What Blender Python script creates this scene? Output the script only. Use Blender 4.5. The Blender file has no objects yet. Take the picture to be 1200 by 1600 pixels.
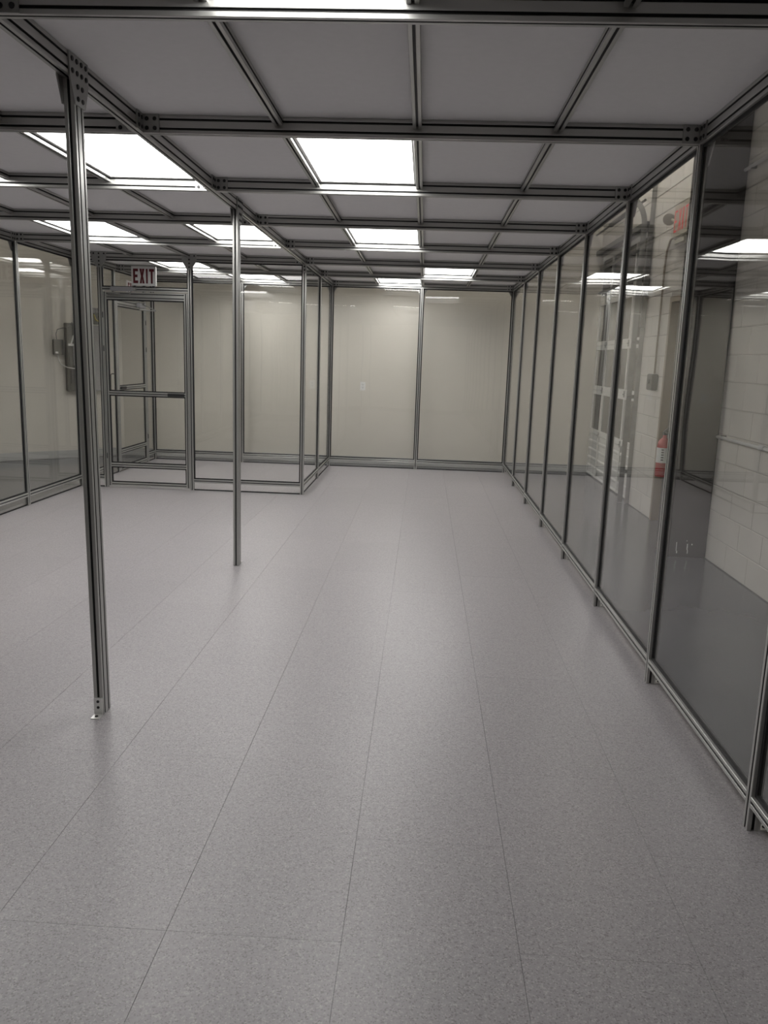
import bpy, bmesh, math, random
from mathutils import Matrix, Vector
random.seed(7)
S = bpy.context.scene
C = S.collection
PI = math.pi

# ------------------------------------------------------------------ camera
F, PITCH, YAW, ROLL, EYE = 1246.46, -0.1897, -0.0447, 0.0331, 1.4876
def rot_cam():
    Ry = Matrix(((math.cos(YAW), -math.sin(YAW), 0), (math.sin(YAW), math.cos(YAW), 0), (0, 0, 1)))
    Rp = Matrix(((1, 0, 0), (0, math.cos(PITCH), math.sin(PITCH)), (0, -math.sin(PITCH), math.cos(PITCH))))
    Rr = Matrix(((math.cos(ROLL), 0, math.sin(ROLL)), (0, 1, 0), (-math.sin(ROLL), 0, math.cos(ROLL))))
    return Rr @ Rp @ Ry
Rm = rot_cam()
right, fwd, up = Rm[0], Rm[1], Rm[2]
cam_data = bpy.data.cameras.new('camera')
cam = bpy.data.objects.new('camera', cam_data); C.objects.link(cam)
cam.matrix_world = Matrix(((right.x, up.x, -fwd.x, 0), (right.y, up.y, -fwd.y, 0), (right.z, up.z, -fwd.z, EYE), (0, 0, 0, 1)))
cam_data.sensor_width = 36.0
cam_data.lens = F / 1600 * 36.0
cam_data.clip_start = 0.02
S.camera = cam

# ------------------------------------------------------------------ world, exposure
w = bpy.data.worlds.new('world'); S.world = w; w.use_nodes = True
w.node_tree.nodes['Background'].inputs[0].default_value = (0.8, 0.85, 0.9, 1)
w.node_tree.nodes['Background'].inputs[1].default_value = 0.05
S.view_settings.view_transform = 'Standard'
S.view_settings.look = 'None'
S.view_settings.gamma = 1.0
S.view_settings.use_curve_mapping = False
S.view_settings.exposure = 0.0
LIGHT_STRENGTH = 10.0
HALL_STRENGTH = 45.0
try:
    S.cycles.transparent_max_bounces = 24
except Exception:
    pass

# ------------------------------------------------------------------ layout numbers (metres)
LX, MX, RX = -3.724, -1.290, 1.120      # inner face of left wall, centre of middle beam, inner face of right wall
H0, H1 = 2.419, 2.495                   # underside and top of the ceiling beams
BW = 0.038                              # aluminium profile module
def YK(k): return 3.662 + (k - 1) * 1.22
KMIN = -3
WX = 2.31                               # outer block wall
WY = 11.34                              # outer back wall
HALLZ = 4.4

# ------------------------------------------------------------------ materials
MATS = {}
def new_mat(name):
    m = bpy.data.materials.new(name); m.use_nodes = True
    nt = m.node_tree
    b = nt.nodes['Principled BSDF']
    MATS[name] = m
    return m, nt, b
def simple(name, col, rough=0.5, metal=0.0, noise=0.0, scale=8.0, bump=0.0, bscale=60.0, spec=None, coat=0.0):
    m, nt, b = new_mat(name)
    b.inputs['Base Color'].default_value = (*col, 1)
    b.inputs['Roughness'].default_value = rough
    b.inputs['Metallic'].default_value = metal
    if spec is not None: b.inputs['Specular IOR Level'].default_value = spec
    if coat: b.inputs['Coat Weight'].default_value = coat
    tc = nt.nodes.new('ShaderNodeNewGeometry')
    if noise:
        n = nt.nodes.new('ShaderNodeTexNoise'); n.inputs['Scale'].default_value = scale; n.inputs['Detail'].default_value = 5
        nt.links.new(tc.outputs['Position'], n.inputs['Vector'])
        r = nt.nodes.new('ShaderNodeValToRGB')
        r.color_ramp.elements[0].position = 0.3; r.color_ramp.elements[1].position = 0.7
        r.color_ramp.elements[0].color = (*[max(0, c * (1 - noise)) for c in col], 1)
        r.color_ramp.elements[1].color = (*[min(1, c * (1 + noise)) for c in col], 1)
        nt.links.new(n.outputs['Fac'], r.inputs['Fac']); nt.links.new(r.outputs['Color'], b.inputs['Base Color'])
    if bump:
        n = nt.nodes.new('ShaderNodeTexNoise'); n.inputs['Scale'].default_value = bscale; n.inputs['Detail'].default_value = 4
        nt.links.new(tc.outputs['Position'], n.inputs['Vector'])
        bp = nt.nodes.new('ShaderNodeBump'); bp.inputs['Strength'].default_value = bump; bp.inputs['Distance'].default_value = 0.002
        nt.links.new(n.outputs['Fac'], bp.inputs['Height']); nt.links.new(bp.outputs['Normal'], b.inputs['Normal'])
    return m
ALU = simple('anodised_aluminium', (0.45, 0.45, 0.435), 0.30, 0.7, noise=0.05, scale=3)
PLATE = simple('bracket_aluminium', (0.40, 0.40, 0.39), 0.45, 0.8)
BRIGHT = simple('bright_aluminium', (0.78, 0.78, 0.76), 0.35, 0.6)
BOLT = simple('black_bolt', (0.012, 0.012, 0.013), 0.45)
SLOT = simple('slot_shade_black', (0.028, 0.028, 0.028), 0.55)
RUBBER = simple('black_rubber', (0.008, 0.008, 0.009), 0.6)
PANEL = simple('ceiling_panel_white', (0.80, 0.79, 0.80), 0.6, noise=0.015, scale=30, bump=0.05, bscale=300)
CREAM = simple('cream_wall_paint', (0.63, 0.603, 0.545), 0.55, noise=0.02, scale=1.5, bump=0.15, bscale=150)
BLOCK = simple('white_painted_block', (0.62, 0.60, 0.56), 0.5, noise=0.04, scale=4, bump=0.6, bscale=90)
MORTAR = simple('painted_mortar', (0.50, 0.48, 0.45), 0.7, bump=0.5)
BASEGREY = simple('cove_base_grey', (0.46, 0.46, 0.45), 0.5)
EPOXY = simple('grey_epoxy_floor', (0.095, 0.097, 0.106), 0.16, noise=0.10, scale=1.2, bump=0.05, bscale=8)
COLUMN = simple('dark_brown_column', (0.034, 0.029, 0.027), 0.35, noise=0.1, scale=3)
TAN = simple('tan_door_paint', (0.30, 0.25, 0.19), 0.45)
TAND = simple('tan_door_leaf_paint', (0.23, 0.19, 0.145), 0.45)
GDOOR = simple('white_sectional_door', (0.68, 0.68, 0.66), 0.4, bump=0.1)
GPANE = simple('smoked_door_pane', (0.075, 0.068, 0.062), 0.25)
STEEL = simple('galvanised_steel', (0.33, 0.33, 0.32), 0.45, 0.75, noise=0.15, scale=14)
DSTEEL = simple('dark_track_steel', (0.13, 0.13, 0.125), 0.45, 0.6)
RED = simple('red_enamel', (0.42, 0.02, 0.02), 0.25)
EXITRED = simple('dark_red_print', (0.10, 0.004, 0.010), 0.4)
WHITE = simple('white_plastic', (0.72, 0.72, 0.71), 0.4)
IVORY = simple('ivory_plastic', (0.50, 0.48, 0.40), 0.45)
GREYBOX = simple('grey_cabinet_enamel', (0.07, 0.068, 0.058), 0.4)
GREYDK = simple('dark_grey_enamel', (0.035, 0.035, 0.035), 0.35)
GREYLT = simple('light_grey_enamel', (0.28, 0.28, 0.29), 0.4)
YELLOW = simple('yellow_jacket', (0.40, 0.33, 0.05), 0.4)
LAMPGREY = simple('lamp_lens_grey', (0.50, 0.47, 0.40), 0.3)
PRINT = simple('black_print', (0.02, 0.02, 0.02), 0.5)

def floor_mat():
    m, nt, b = new_mat('speckled_vinyl_tile')
    g = nt.nodes.new('ShaderNodeNewGeometry'); oi = nt.nodes.new('ShaderNodeObjectInfo')
    ad = nt.nodes.new('ShaderNodeVectorMath'); ad.operation = 'SCALE'; ad.inputs['Scale'].default_value = 1.0
    nt.links.new(g.outputs['Position'], ad.inputs[0])
    v = nt.nodes.new('ShaderNodeTexVoronoi'); v.inputs['Scale'].default_value = 265
    nt.links.new(ad.outputs['Vector'], v.inputs['Vector'])
    r = nt.nodes.new('ShaderNodeValToRGB'); cr = r.color_ramp; cr.interpolation = 'CONSTANT'
    sx = nt.nodes.new('ShaderNodeSeparateColor'); nt.links.new(v.outputs['Color'], sx.inputs['Color'])
    nt.links.new(sx.outputs['Red'], r.inputs['Fac'])
    cr.elements[0].position = 0.0; cr.elements[0].color = (0.16, 0.148, 0.15, 1)
    cr.elements[1].position = 0.13; cr.elements[1].color = (0.295, 0.28, 0.29, 1)
    e = cr.elements.new(0.5); e.color = (0.325, 0.31, 0.32, 1)
    e = cr.elements.new(0.88); e.color = (0.46, 0.43, 0.435, 1)
    n = nt.nodes.new('ShaderNodeTexNoise'); n.inputs['Scale'].default_value = 70; n.inputs['Detail'].default_value = 6
    nt.links.new(g.outputs['Position'], n.inputs['Vector'])
    mx = nt.nodes.new('ShaderNodeMix'); mx.data_type = 'RGBA'; mx.blend_type = 'MIX'; mx.inputs[0].default_value = 0.42
    nt.links.new(r.outputs['Color'], mx.inputs[6])
    r2 = nt.nodes.new('ShaderNodeValToRGB'); r2.color_ramp.elements[0].position = 0.35; r2.color_ramp.elements[1].position = 0.65
    r2.color_ramp.elements[0].color = (0.265, 0.25, 0.26, 1); r2.color_ramp.elements[1].color = (0.355, 0.34, 0.35, 1)
    nt.links.new(n.outputs['Fac'], r2.inputs['Fac']); nt.links.new(r2.outputs['Color'], mx.inputs[7])
    # per-tile variation
    mr = nt.nodes.new('ShaderNodeMapRange'); mr.inputs['To Min'].default_value = 0.90; mr.inputs['To Max'].default_value = 0.94
    nt.links.new(oi.outputs['Random'], mr.inputs['Value'])
    hsv = nt.nodes.new('ShaderNodeHueSaturation'); nt.links.new(mx.outputs[2], hsv.inputs['Color']); nt.links.new(mr.outputs['Result'], hsv.inputs['Value'])
    nt.links.new(hsv.outputs['Color'], b.inputs['Base Color'])
    b.inputs['Roughness'].default_value = 0.36
    b.inputs['Specular IOR Level'].default_value = 0.45
    # lengthwise ripple of the sheet goods
    mp = nt.nodes.new('ShaderNodeMapping'); mp.inputs['Scale'].default_value = (26, 1.5, 1)
    nt.links.new(g.outputs['Position'], mp.inputs['Vector'])
    n2 = nt.nodes.new('ShaderNodeTexNoise'); n2.inputs['Scale'].default_value = 1.5
    nt.links.new(mp.outputs['Vector'], n2.inputs['Vector'])
    bp = nt.nodes.new('ShaderNodeBump'); bp.inputs['Strength'].default_value = 0.35; bp.inputs['Distance'].default_value = 0.0012
    nt.links.new(n2.outputs['Fac'], bp.inputs['Height']); nt.links.new(bp.outputs['Normal'], b.inputs['Normal'])
    return m
TILE = floor_mat()

def glass_mat(name, tint=(0.97, 0.97, 0.965), wob=0.0035, seedw=0.0):
    m = bpy.data.materials.new(name); m.use_nodes = True; nt = m.node_tree
    for n in list(nt.nodes): nt.nodes.remove(n)
    out = nt.nodes.new('ShaderNodeOutputMaterial'); mix = nt.nodes.new('ShaderNodeMixShader')
    tr = nt.nodes.new('ShaderNodeBsdfTransparent'); tr.inputs[0].default_value = (*tint, 1)
    gl = nt.nodes.new('ShaderNodeBsdfGlossy'); gl.inputs['Roughness'].default_value = 0.0; gl.inputs[0].default_value = (1, 1, 1, 1)
    g = nt.nodes.new('ShaderNodeNewGeometry')
    d = nt.nodes.new('ShaderNodeVectorMath'); d.operation = 'DOT_PRODUCT'
    nt.links.new(g.outputs['Normal'], d.inputs[0]); nt.links.new(g.outputs['Incoming'], d.inputs[1])
    a = nt.nodes.new('ShaderNodeMath'); a.operation = 'ABSOLUTE'; nt.links.new(d.outputs['Value'], a.inputs[0])
    s = nt.nodes.new('ShaderNodeMath'); s.operation = 'SUBTRACT'; s.inputs[0].default_value = 1; nt.links.new(a.outputs[0], s.inputs[1])
    p = nt.nodes.new('ShaderNodeMath'); p.operation = 'POWER'; p.inputs[1].default_value = 5; nt.links.new(s.outputs[0], p.inputs[0])
    k = nt.nodes.new('ShaderNodeMath'); k.operation = 'MULTIPLY_ADD'; k.inputs[1].default_value = 0.60; k.inputs[2].default_value = 0.028
    nt.links.new(p.outputs[0], k.inputs[0])
    n = nt.nodes.new('ShaderNodeTexNoise'); n.inputs['Scale'].default_value = 0.9; n.inputs['Detail'].default_value = 1
    nt.links.new(g.outputs['Position'], n.inputs['Vector'])
    bp = nt.nodes.new('ShaderNodeBump'); bp.inputs['Strength'].default_value = 1.0; bp.inputs['Distance'].default_value = wob
    nt.links.new(n.outputs['Fac'], bp.inputs['Height']); nt.links.new(bp.outputs['Normal'], gl.inputs['Normal'])
    nt.links.new(k.outputs[0], mix.inputs[0]); nt.links.new(tr.outputs[0], mix.inputs[1]); nt.links.new(gl.outputs[0], mix.inputs[2])
    nt.links.new(mix.outputs[0], out.inputs[0])
    return m
GLASS = glass_mat('clear_acrylic')

def emit(name, col, strength):
    m, nt, b = new_mat(name)
    b.inputs['Base Color'].default_value = (*col, 1)
    b.inputs['Emission Color'].default_value = (*col, 1)
    b.inputs['Emission Strength'].default_value = strength
    return m
LAMP = emit('lit_diffuser', (1.0, 0.985, 0.96), LIGHT_STRENGTH)
HALLFILL = emit('hall_fill_tube', (1.0, 0.95, 0.86), HALL_STRENGTH)
EXITLIT = emit('lit_red_letter', (0.70, 0.05, 0.06), 0.25)

# ------------------------------------------------------------------ helpers
def tag(o, label, cat, group=None, kind=None):
    o['label'] = label; o['category'] = cat
    if group: o['group'] = group
    if kind: o['kind'] = kind
    return o
def link(name, me, parent=None, loc=(0, 0, 0), rot=None):
    """loc is a WORLD location; parents here are never rotated unless local placement is meant"""
    o = bpy.data.objects.new(name, me); C.objects.link(o)
    if parent is not None:
        o.parent = parent
        o.location = Vector(loc) - world_loc(parent)
    else:
        o.location = loc
    if rot: o.rotation_euler = rot
    return o
def world_loc(o):
    v = Vector(o.location); p = o.parent
    while p is not None:
        v = v + Vector(p.location); p = p.parent
    return v
def empty(name, loc, label, cat, group=None, kind=None):
    o = bpy.data.objects.new(name, None); C.objects.link(o); o.location = loc
    o.empty_display_size = 0.1
    return tag(o, label, cat, group, kind)
def mesh(name, bm, mats):
    bmesh.ops.recalc_face_normals(bm, faces=bm.faces)
    me = bpy.data.meshes.new(name); bm.to_mesh(me); bm.free()
    for m in (mats if isinstance(mats, (list, tuple)) else [mats]): me.materials.append(m)
    return me
def box(bm, x0, x1, y0, y1, z0, z1, mi=0):
    vs = [bm.verts.new((x, y, z)) for x in (x0, x1) for y in (y0, y1) for z in (z0, z1)]
    for f in ((0, 1, 3, 2), (4, 6, 7, 5), (0, 4, 5, 1), (2, 3, 7, 6), (0, 2, 6, 4), (1, 5, 7, 3)):
        bm.faces.new([vs[i] for i in f]).material_index = mi
def bevbox(bm, x0, x1, y0, y1, z0, z1, r=0.003, seg=2):
    b2 = bmesh.new(); box(b2, x0, x1, y0, y1, z0, z1)
    bmesh.ops.bevel(b2, geom=list(b2.edges), offset=r, segments=seg, affect='EDGES')
    me = bpy.data.meshes.new('t'); b2.to_mesh(me); b2.free(); bm.from_mesh(me); bpy.data.meshes.remove(me)
def cyl(bm, p0, p1, r0, r1=None, n=12, mi=0, cap=True):
    p0 = Vector(p0); p1 = Vector(p1); r1 = r0 if r1 is None else r1
    d = (p1 - p0).normalized(); a = d.orthogonal().normalized(); b = d.cross(a)
    A = [bm.verts.new(p0 + (a * math.cos(t) + b * math.sin(t)) * r0) for t in [2 * PI * i / n for i in range(n)]]
    B = [bm.verts.new(p1 + (a * math.cos(t) + b * math.sin(t)) * r1) for t in [2 * PI * i / n for i in range(n)]]
    for i in range(n):
        f = bm.faces.new((A[i], A[(i + 1) % n], B[(i + 1) % n], B[i])); f.material_index = mi; f.smooth = True
    if cap:
        bm.faces.new(A[::-1]).material_index = mi; bm.faces.new(B).material_index = mi
def tube(bm, pts, r, n=8, mi=0):
    """one continuous bent tube through pts"""
    pts = [Vector(p) for p in pts]; rings = []
    prev = None
    for i, p in enumerate(pts):
        d = (pts[min(i + 1, len(pts) - 1)] - pts[max(i - 1, 0)]).normalized()
        a = d.orthogonal().normalized() if prev is None else (prev - d * prev.dot(d)).normalized()
        prev = a; b = d.cross(a)
        rings.append([bm.verts.new(p + (a * math.cos(t) + b * math.sin(t)) * r) for t in [2 * PI * j / n for j in range(n)]])
    for A, B in zip(rings, rings[1:]):
        for i in range(n):
            f = bm.faces.new((A[i], A[(i + 1) % n], B[(i + 1) % n], B[i])); f.material_index = mi; f.smooth = True
    bm.faces.new(rings[0][::-1]).material_index = mi; bm.faces.new(rings[-1]).material_index = mi
def lathe(bm, prof, cx, cy, n=20, mi=0):
    rings = [[bm.verts.new((cx + r * math.cos(2 * PI * j / n), cy + r * math.sin(2 * PI * j / n), z)) for j in range(n)] for r, z in prof]
    for A, B in zip(rings, rings[1:]):
        for i in range(n):
            f = bm.faces.new((A[i], A[(i + 1) % n], B[(i + 1) % n], B[i])); f.material_index = mi; f.smooth = True
    bm.faces.new(rings[0][::-1]).material_index = mi; bm.faces.new(rings[-1]).material_index = mi
def prism(bm, poly, axis, a0, a1, mi=0):
    """poly in the two other axes, extruded along axis from a0 to a1"""
    def P(u, v, a):
        return {'X': (a, u, v), 'Y': (u, a, v), 'Z': (u, v, a)}[axis]
    A = [bm.verts.new(P(u, v, a0)) for u, v in poly]; B = [bm.verts.new(P(u, v, a1)) for u, v in poly]
    n = len(poly)
    bm.faces.new(A).material_index = mi; bm.faces.new(B[::-1]).material_index = mi
    for i in range(n): bm.faces.new((A[i], B[i], B[(i + 1) % n], A[(i + 1) % n])).material_index = mi

# --- T-slot aluminium profile
def slot_poly(wd, ht):
    def side(length):
        out = [(-length / 2 + 0.0012, 0)]
        n = max(1, round(length / BW))
        for i in range(n):
            c = -length / 2 + (i + 0.5) * length / n
            out += [(c - 0.0060, 0), (c - 0.0046, 0.0012), (c - 0.0046, 0.0036), (c - 0.0085, 0.0040), (c - 0.0048, 0.0105),
                    (c + 0.0048, 0.0105), (c + 0.0085, 0.0040), (c + 0.0046, 0.0036), (c + 0.0046, 0.0012), (c + 0.0060, 0)]
        out.append((length / 2 - 0.0012, 0))
        return out
    P = []
    P += [(t, -ht / 2 + d) for t, d in side(wd)]
    P += [(wd / 2 - d, t) for t, d in side(ht)]
    P += [(-t, ht / 2 - d) for t, d in side(wd)]
    P += [(-wd / 2 + d, -t) for t, d in side(ht)]
    return P
_prof = {}
def profile(axis, wd, ht, length):
    """mesh of a T-slot bar; cross-section centred, runs from 0 to length on the axis. wd is X (or Y when axis X), ht is the other"""
    key = (axis, round(wd, 4), round(ht, 4), round(length, 4))
    if key not in _prof:
        bm = bmesh.new(); sp = slot_poly(wd, ht); prism(bm, sp, axis, 0, length)
        ax = 'XYZ'.index(axis); cr = [i for i in range(3) if i != ax]
        for f in bm.faces:      # slot faces below the lip coloured near black to imitate their deep shade
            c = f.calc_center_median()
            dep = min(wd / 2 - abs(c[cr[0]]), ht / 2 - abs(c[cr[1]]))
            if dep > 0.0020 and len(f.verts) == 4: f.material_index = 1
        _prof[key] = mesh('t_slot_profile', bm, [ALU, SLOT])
    return _prof[key]
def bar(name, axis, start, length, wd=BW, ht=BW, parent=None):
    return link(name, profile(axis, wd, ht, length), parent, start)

# --- bracket meshes
def bolt_bm(bm, p, axis, sgn, r=0.0095, h=0.004):
    d = {'X': Vector((1, 0, 0)), 'Y': Vector((0, 1, 0)), 'Z': Vector((0, 0, 1))}[axis] * sgn
    cyl(bm, Vector(p), Vector(p) + d * h, r, r * 0.8, 8, mi=1)
def l_bracket(sx):
    """inside-corner eight-hole bracket: one plate on the cross beam (facing -Y), one on the long beam. sx=+1: the long beam is on the -X side"""
    bm = bmesh.new(); t = 0.006; a = 0.076
    box(bm, *sorted((0, sx * a)), -t, 0, 0, a)
    box(bm, *sorted((0, sx * t)), -a, -t, 0, a)
    for u in (0.022, 0.057):
        for v in (0.019, 0.057):
            bolt_bm(bm, (sx * u, -t, v), 'Y', -1); bolt_bm(bm, (sx * t, -u, v), 'X', sx)
    return mesh('corner_bracket', bm, [PLATE, BOLT])
LB = {1: l_bracket(1), -1: l_bracket(-1)}
def gusset(plane, sgn, wide=False):
    """T gusset, origin on the beam face at H0 under the post centre. plane 'X': lies in YZ facing sgn*X ; 'Y': lies in XZ facing sgn*Y"""
    bm = bmesh.new(); t = 0.006
    b = 0.043 if wide else 0.024; c = 0.078
    poly = [(-c, 0.076), (-c, -0.002), (-b, -0.085), (b, -0.085), (c, -0.002), (c, 0.076)]
    prism(bm, poly, plane, *sorted((0, sgn * t)))
    if wide:
        holes = [(u, v) for v in (0.057, 0.019) for u in (-0.057, -0.019, 0.019, 0.057)] + [(u, v) for v in (-0.024, -0.064) for u in (-0.019, 0.019)]
    else:
        holes = [(u, 0.054) for u in (-0.055, 0, 0.055)] + [(0, 0.016), (0, -0.022), (0, -0.06)]
    for u, v in holes:
        p = (sgn * t, u, v) if plane == 'X' else (u, sgn * t, v)
        bolt_bm(bm, p, plane, sgn)
    return mesh('t_gusset', bm, [PLATE, BOLT])
GS = {(p, s, wd): gusset(p, s, wd) for p in 'XY' for s in (1, -1) for wd in (False, True)}
def foot_angle(ax, sgn, bright=False):
    """floor anchor angle: upright leg with two bolts and a foot leg with one"""
    bm = bmesh.new(); t = 0.006; hw = 0.0175; hl = 0.078; fl = 0.045
    def B(u0, u1, z0, z1):
        u0, u1 = sorted((u0 * sgn, u1 * sgn))
        if ax == 'Y': box(bm, -hw, hw, u0, u1, z0, z1)
        else: box(bm, u0, u1, -hw, hw, z0, z1)
    B(0, t, 0, hl); B(t, fl, 0, t)
    for z in (0.036, 0.062):
        bolt_bm(bm, (0, sgn * t, z) if ax == 'Y' else (sgn * t, 0, z), ax, sgn, 0.0065, 0.003)
    bolt_bm(bm, (0, sgn * 0.026, t) if ax == 'Y' else (sgn * 0.026, 0, t), 'Z', 1, 0.0075, 0.003)
    return mesh('floor_angle', bm, [BRIGHT if bright else PLATE, BOLT])
FA = {(a, s): foot_angle(a, s, True) for a in 'XY' for s in (1, -1)}

def pane(parent, plane, at, u0, u1, z0, z1, th=0.006, name='clear_panel'):
    """acrylic sheet with black gasket on its four edges. plane 'X': at = x, u = y ; 'Y': at = y, u = x"""
    g = 0.013
    bm = bmesh.new()
    def B(b, ua, ub, za, zb, h, mi=0):
        if plane == 'X': box(b, at - h, at + h, ua, ub, za, zb, mi)
        else: box(b, ua, ub, at - h, at + h, za, zb, mi)
    B(bm, u0 + 0.001, u1 - 0.001, z0 + 0.001, z1 - 0.001, th / 2)
    c = Vector((at, (u0 + u1) / 2, (z0 + z1) / 2)) if plane == 'X' else Vector(((u0 + u1) / 2, at, (z0 + z1) / 2))
    bm.transform(Matrix.Translation(-c))
    p = link(name, mesh(name, bm, GLASS), parent, c)
    bm = bmesh.new(); h = 0.0065
    B(bm, u0, u0 + g, z0, z1, h); B(bm, u1 - g, u1, z0, z1, h); B(bm, u0 + g, u1 - g, z0, z0 + g, h); B(bm, u0 + g, u1 - g, z1 - g, z1, h)
    bm.transform(Matrix.Translation(-c))
    link('gasket', mesh('gasket', bm, RUBBER), p, c)
    return p

# ================================================================== FLOOR
fl = empty('floor', (0, 5, 0), 'speckled grey vinyl tile floor of the clean room', 'floor', kind='structure')
bm = bmesh.new(); box(bm, -11, 2.6, -3.5, 12.0, -0.12, -0.0035)
link('floor_outer', mesh('floor_outer', bm, EPOXY), None, (0, 0, 0))
tag(bpy.data.objects['floor_outer'], 'glossy grey concrete floor outside the clear walls', 'floor', kind='structure')
tile_cache = {}
TW, TL = 0.46, 0.9144
def tile_mesh(wd, ln):
    k = (round(wd, 3), round(ln, 3))
    if k not in tile_cache:
        bm = bmesh.new(); g = 0.00045
        box(bm, g, wd - g, 0.0002, ln - 0.0002, -0.0034, 0.0)
        bmesh.ops.bevel(bm, geom=[e for e in bm.edges if all(v.co.z > -0.001 for v in e.verts)], offset=0.0003, segments=1, affect='EDGES')
        tile_cache[k] = mesh('floor_tile', bm, TILE)
    return tile_cache[k]
x_lo, x_hi, y_lo, y_hi = LX - 0.11, RX + 0.10, YK(KMIN), YK(7) + 0.10
nx = math.floor((x_lo + 0.155) / TW)
i = nx
while -0.155 + i * TW < x_hi:
    xa, xb = max(x_lo, -0.155 + i * TW), min(x_hi, -0.155 + (i + 1) * TW)
    off = TL / 2 if i in (0, -4, -8, 2) else 0.0
    y = 1.815 + off - 6 * TL
    while y < y_hi:
        ya, yb = max(y, y_lo), min(y + TL, y_hi)
        if yb - ya > 0.02 and xb - xa > 0.01:
            link('floor_tile', tile_mesh(xb - xa, yb - ya), fl, (xa, ya, 0))
        y += TL
    i += 1

# ================================================================== CEILING
ce = empty('ceiling', (0, 5, H1), 'aluminium profile grid ceiling with flat white infill panels', 'ceiling', kind='structure')
zc = (H0 + H1) / 2
y0c = YK(KMIN)
for xc in (LX - BW / 2, MX, RX + BW / 2):
    bar('long_beam', 'Y', (xc, y0c, zc), YK(7) + BW - y0c, BW, 0.076, ce)
HALF = {'left': (LX, MX - BW / 2), 'right': (MX + BW / 2, RX)}
LIGHTS = {('right', -1): [1], ('right', 1): [1], ('right', 3): [1], ('right', 5): [2], ('right', 6): [1],
          ('left', -1): [], ('left', 1): [1, 3], ('left', 3): [1, 3], ('left', 5): [1], ('left', 6): [2]}
LLAB = {('right', -1, 1): 'lit ceiling light panel beyond the top edge above the nearest crossbeam',
        ('right', 1, 1): 'largest lit ceiling light panel in the aisle, just past the second crossbeam',
        ('right', 3, 1): 'lit ceiling light panel second in line down the aisle',
        ('right', 5, 2): 'small lit aisle ceiling light, right of the other aisle lights near back wall',
        ('right', 6, 1): 'lit ceiling light touching the top of the back clear wall',
        ('left', 1, 1): 'lit ceiling light at far left edge whose glow catches the crossbeam',
        ('left', 1, 3): 'large lit ceiling light behind the nearest free-standing post, left of middle beam',
        ('left', 3, 1): 'lit ceiling light seen just right of the nearest post above the exit sign',
        ('left', 3, 3): 'lit ceiling light seen behind the second free-standing post top',
        ('left', 5, 1): 'lit ceiling light inside the gowning booth above the exit sign',
        ('left', 6, 2): 'lit ceiling light inside the gowning booth over its back wall'}
pan_cache = {}
cell_i = {}
for half, (xa, xb) in HALF.items():
    cw = (xb - xa) / 4
    for k in range(KMIN, 8):
        yk = YK(k)
        bar('cross_beam', 'X', (xa, yk + BW / 2, zc), xb - xa, BW, 0.076, ce)
        link('corner_bracket', LB[1], ce, (xa, yk, H0))
        link('corner_bracket', LB[-1], ce, (xb, yk, H0))
        if k == 7: continue
        ya, yb = yk + BW, YK(k + 1)
        for c in (1, 2, 3):
            bar('grid_bar', 'Y', (xa + c * cw, ya, H1 - BW / 2), yb - ya, BW, BW, ce)
        for c in range(4):
            u0 = xa + c * cw + (BW / 2 if c else 0); u1 = xa + (c + 1) * cw - (BW / 2 if c < 3 else 0)
            lit = c in LIGHTS.get((half, k), [])
            wd, ln = u1 - u0, yb - ya
            if not lit:
                key = (round(wd, 3), round(ln, 3))
                if key not in pan_cache:
                    bm = bmesh.new(); box(bm, -0.012, wd + 0.012, -0.012, ln + 0.012, 0.0005, 0.0105)
                    pan_cache[key] = mesh('ceiling_panel', bm, PANEL)
                link('ceiling_panel', pan_cache[key], ce, (u0, ya, H1))
            else:
                t = empty('ceiling_light', (u0 + wd / 2, ya + ln / 2, H1 - 0.012), LLAB[(half, k, c)], 'ceiling light', 'lit ceiling light panels in the grid')
                key = ('L', round(wd, 3))
                if key not in pan_cache:
                    bm = bmesh.new(); box(bm, -wd / 2 + 0.013, wd / 2 - 0.013, -ln / 2 + 0.013, ln / 2 - 0.013, 0.002, 0.008)
                    bm2 = bmesh.new(); f = 0.012; W2, L2 = wd / 2 - 0.001, ln / 2 - 0.001
                    for a in ((-W2, -W2 + f, -L2, L2), (W2 - f, W2, -L2, L2), (-W2 + f, W2 - f, -L2, -L2 + f), (-W2 + f, W2 - f, L2 - f, L2)):
                        box(bm2, *a, 0, 0.018)
                    bm3 = bmesh.new(); box(bm3, -W2 + f, W2 - f, -L2 + f, L2 - f, 0.010, 0.05); box(bm3, -0.1, 0.1, -0.2, 0.2, 0.05, 0.09)
                    pan_cache[key] = (mesh('diffuser', bm, LAMP), mesh('light_frame', bm2, WHITE), mesh('housing', bm3, WHITE))
                wl = world_loc(t)
                link('diffuser', pan_cache[key][0], t, wl); link('light_frame', pan_cache[key][1], t, wl); link('housing', pan_cache[key][2], t, wl)

# ================================================================== CLEAN ROOM WALLS
RZ0, RZ1 = 0.085, 0.085 + BW        # bottom rail
def skirt(parent, plane, at, u0, u1):
    """low clear sheet under the rail with a black strip at the floor"""
    bm = bmesh.new(); bk = bmesh.new(); h = 0.002
    if plane == 'X':
        box(bm, at - h, at + h, u0, u1, 0.012, RZ0); box(bk, at - 0.004, at + 0.004, u0, u1, 0.0, 0.012)
    else:
        box(bm, u0, u1, at - h, at + h, 0.012, RZ0); box(bk, u0, u1, at - 0.004, at + 0.004, 0.0, 0.012)
    s = link('skirt_panel', mesh('skirt_panel', bm, GLASS), parent, (0, 0, 0))
    link('floor_seal', mesh('floor_seal', bk, RUBBER), s, (0, 0, 0))

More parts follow.
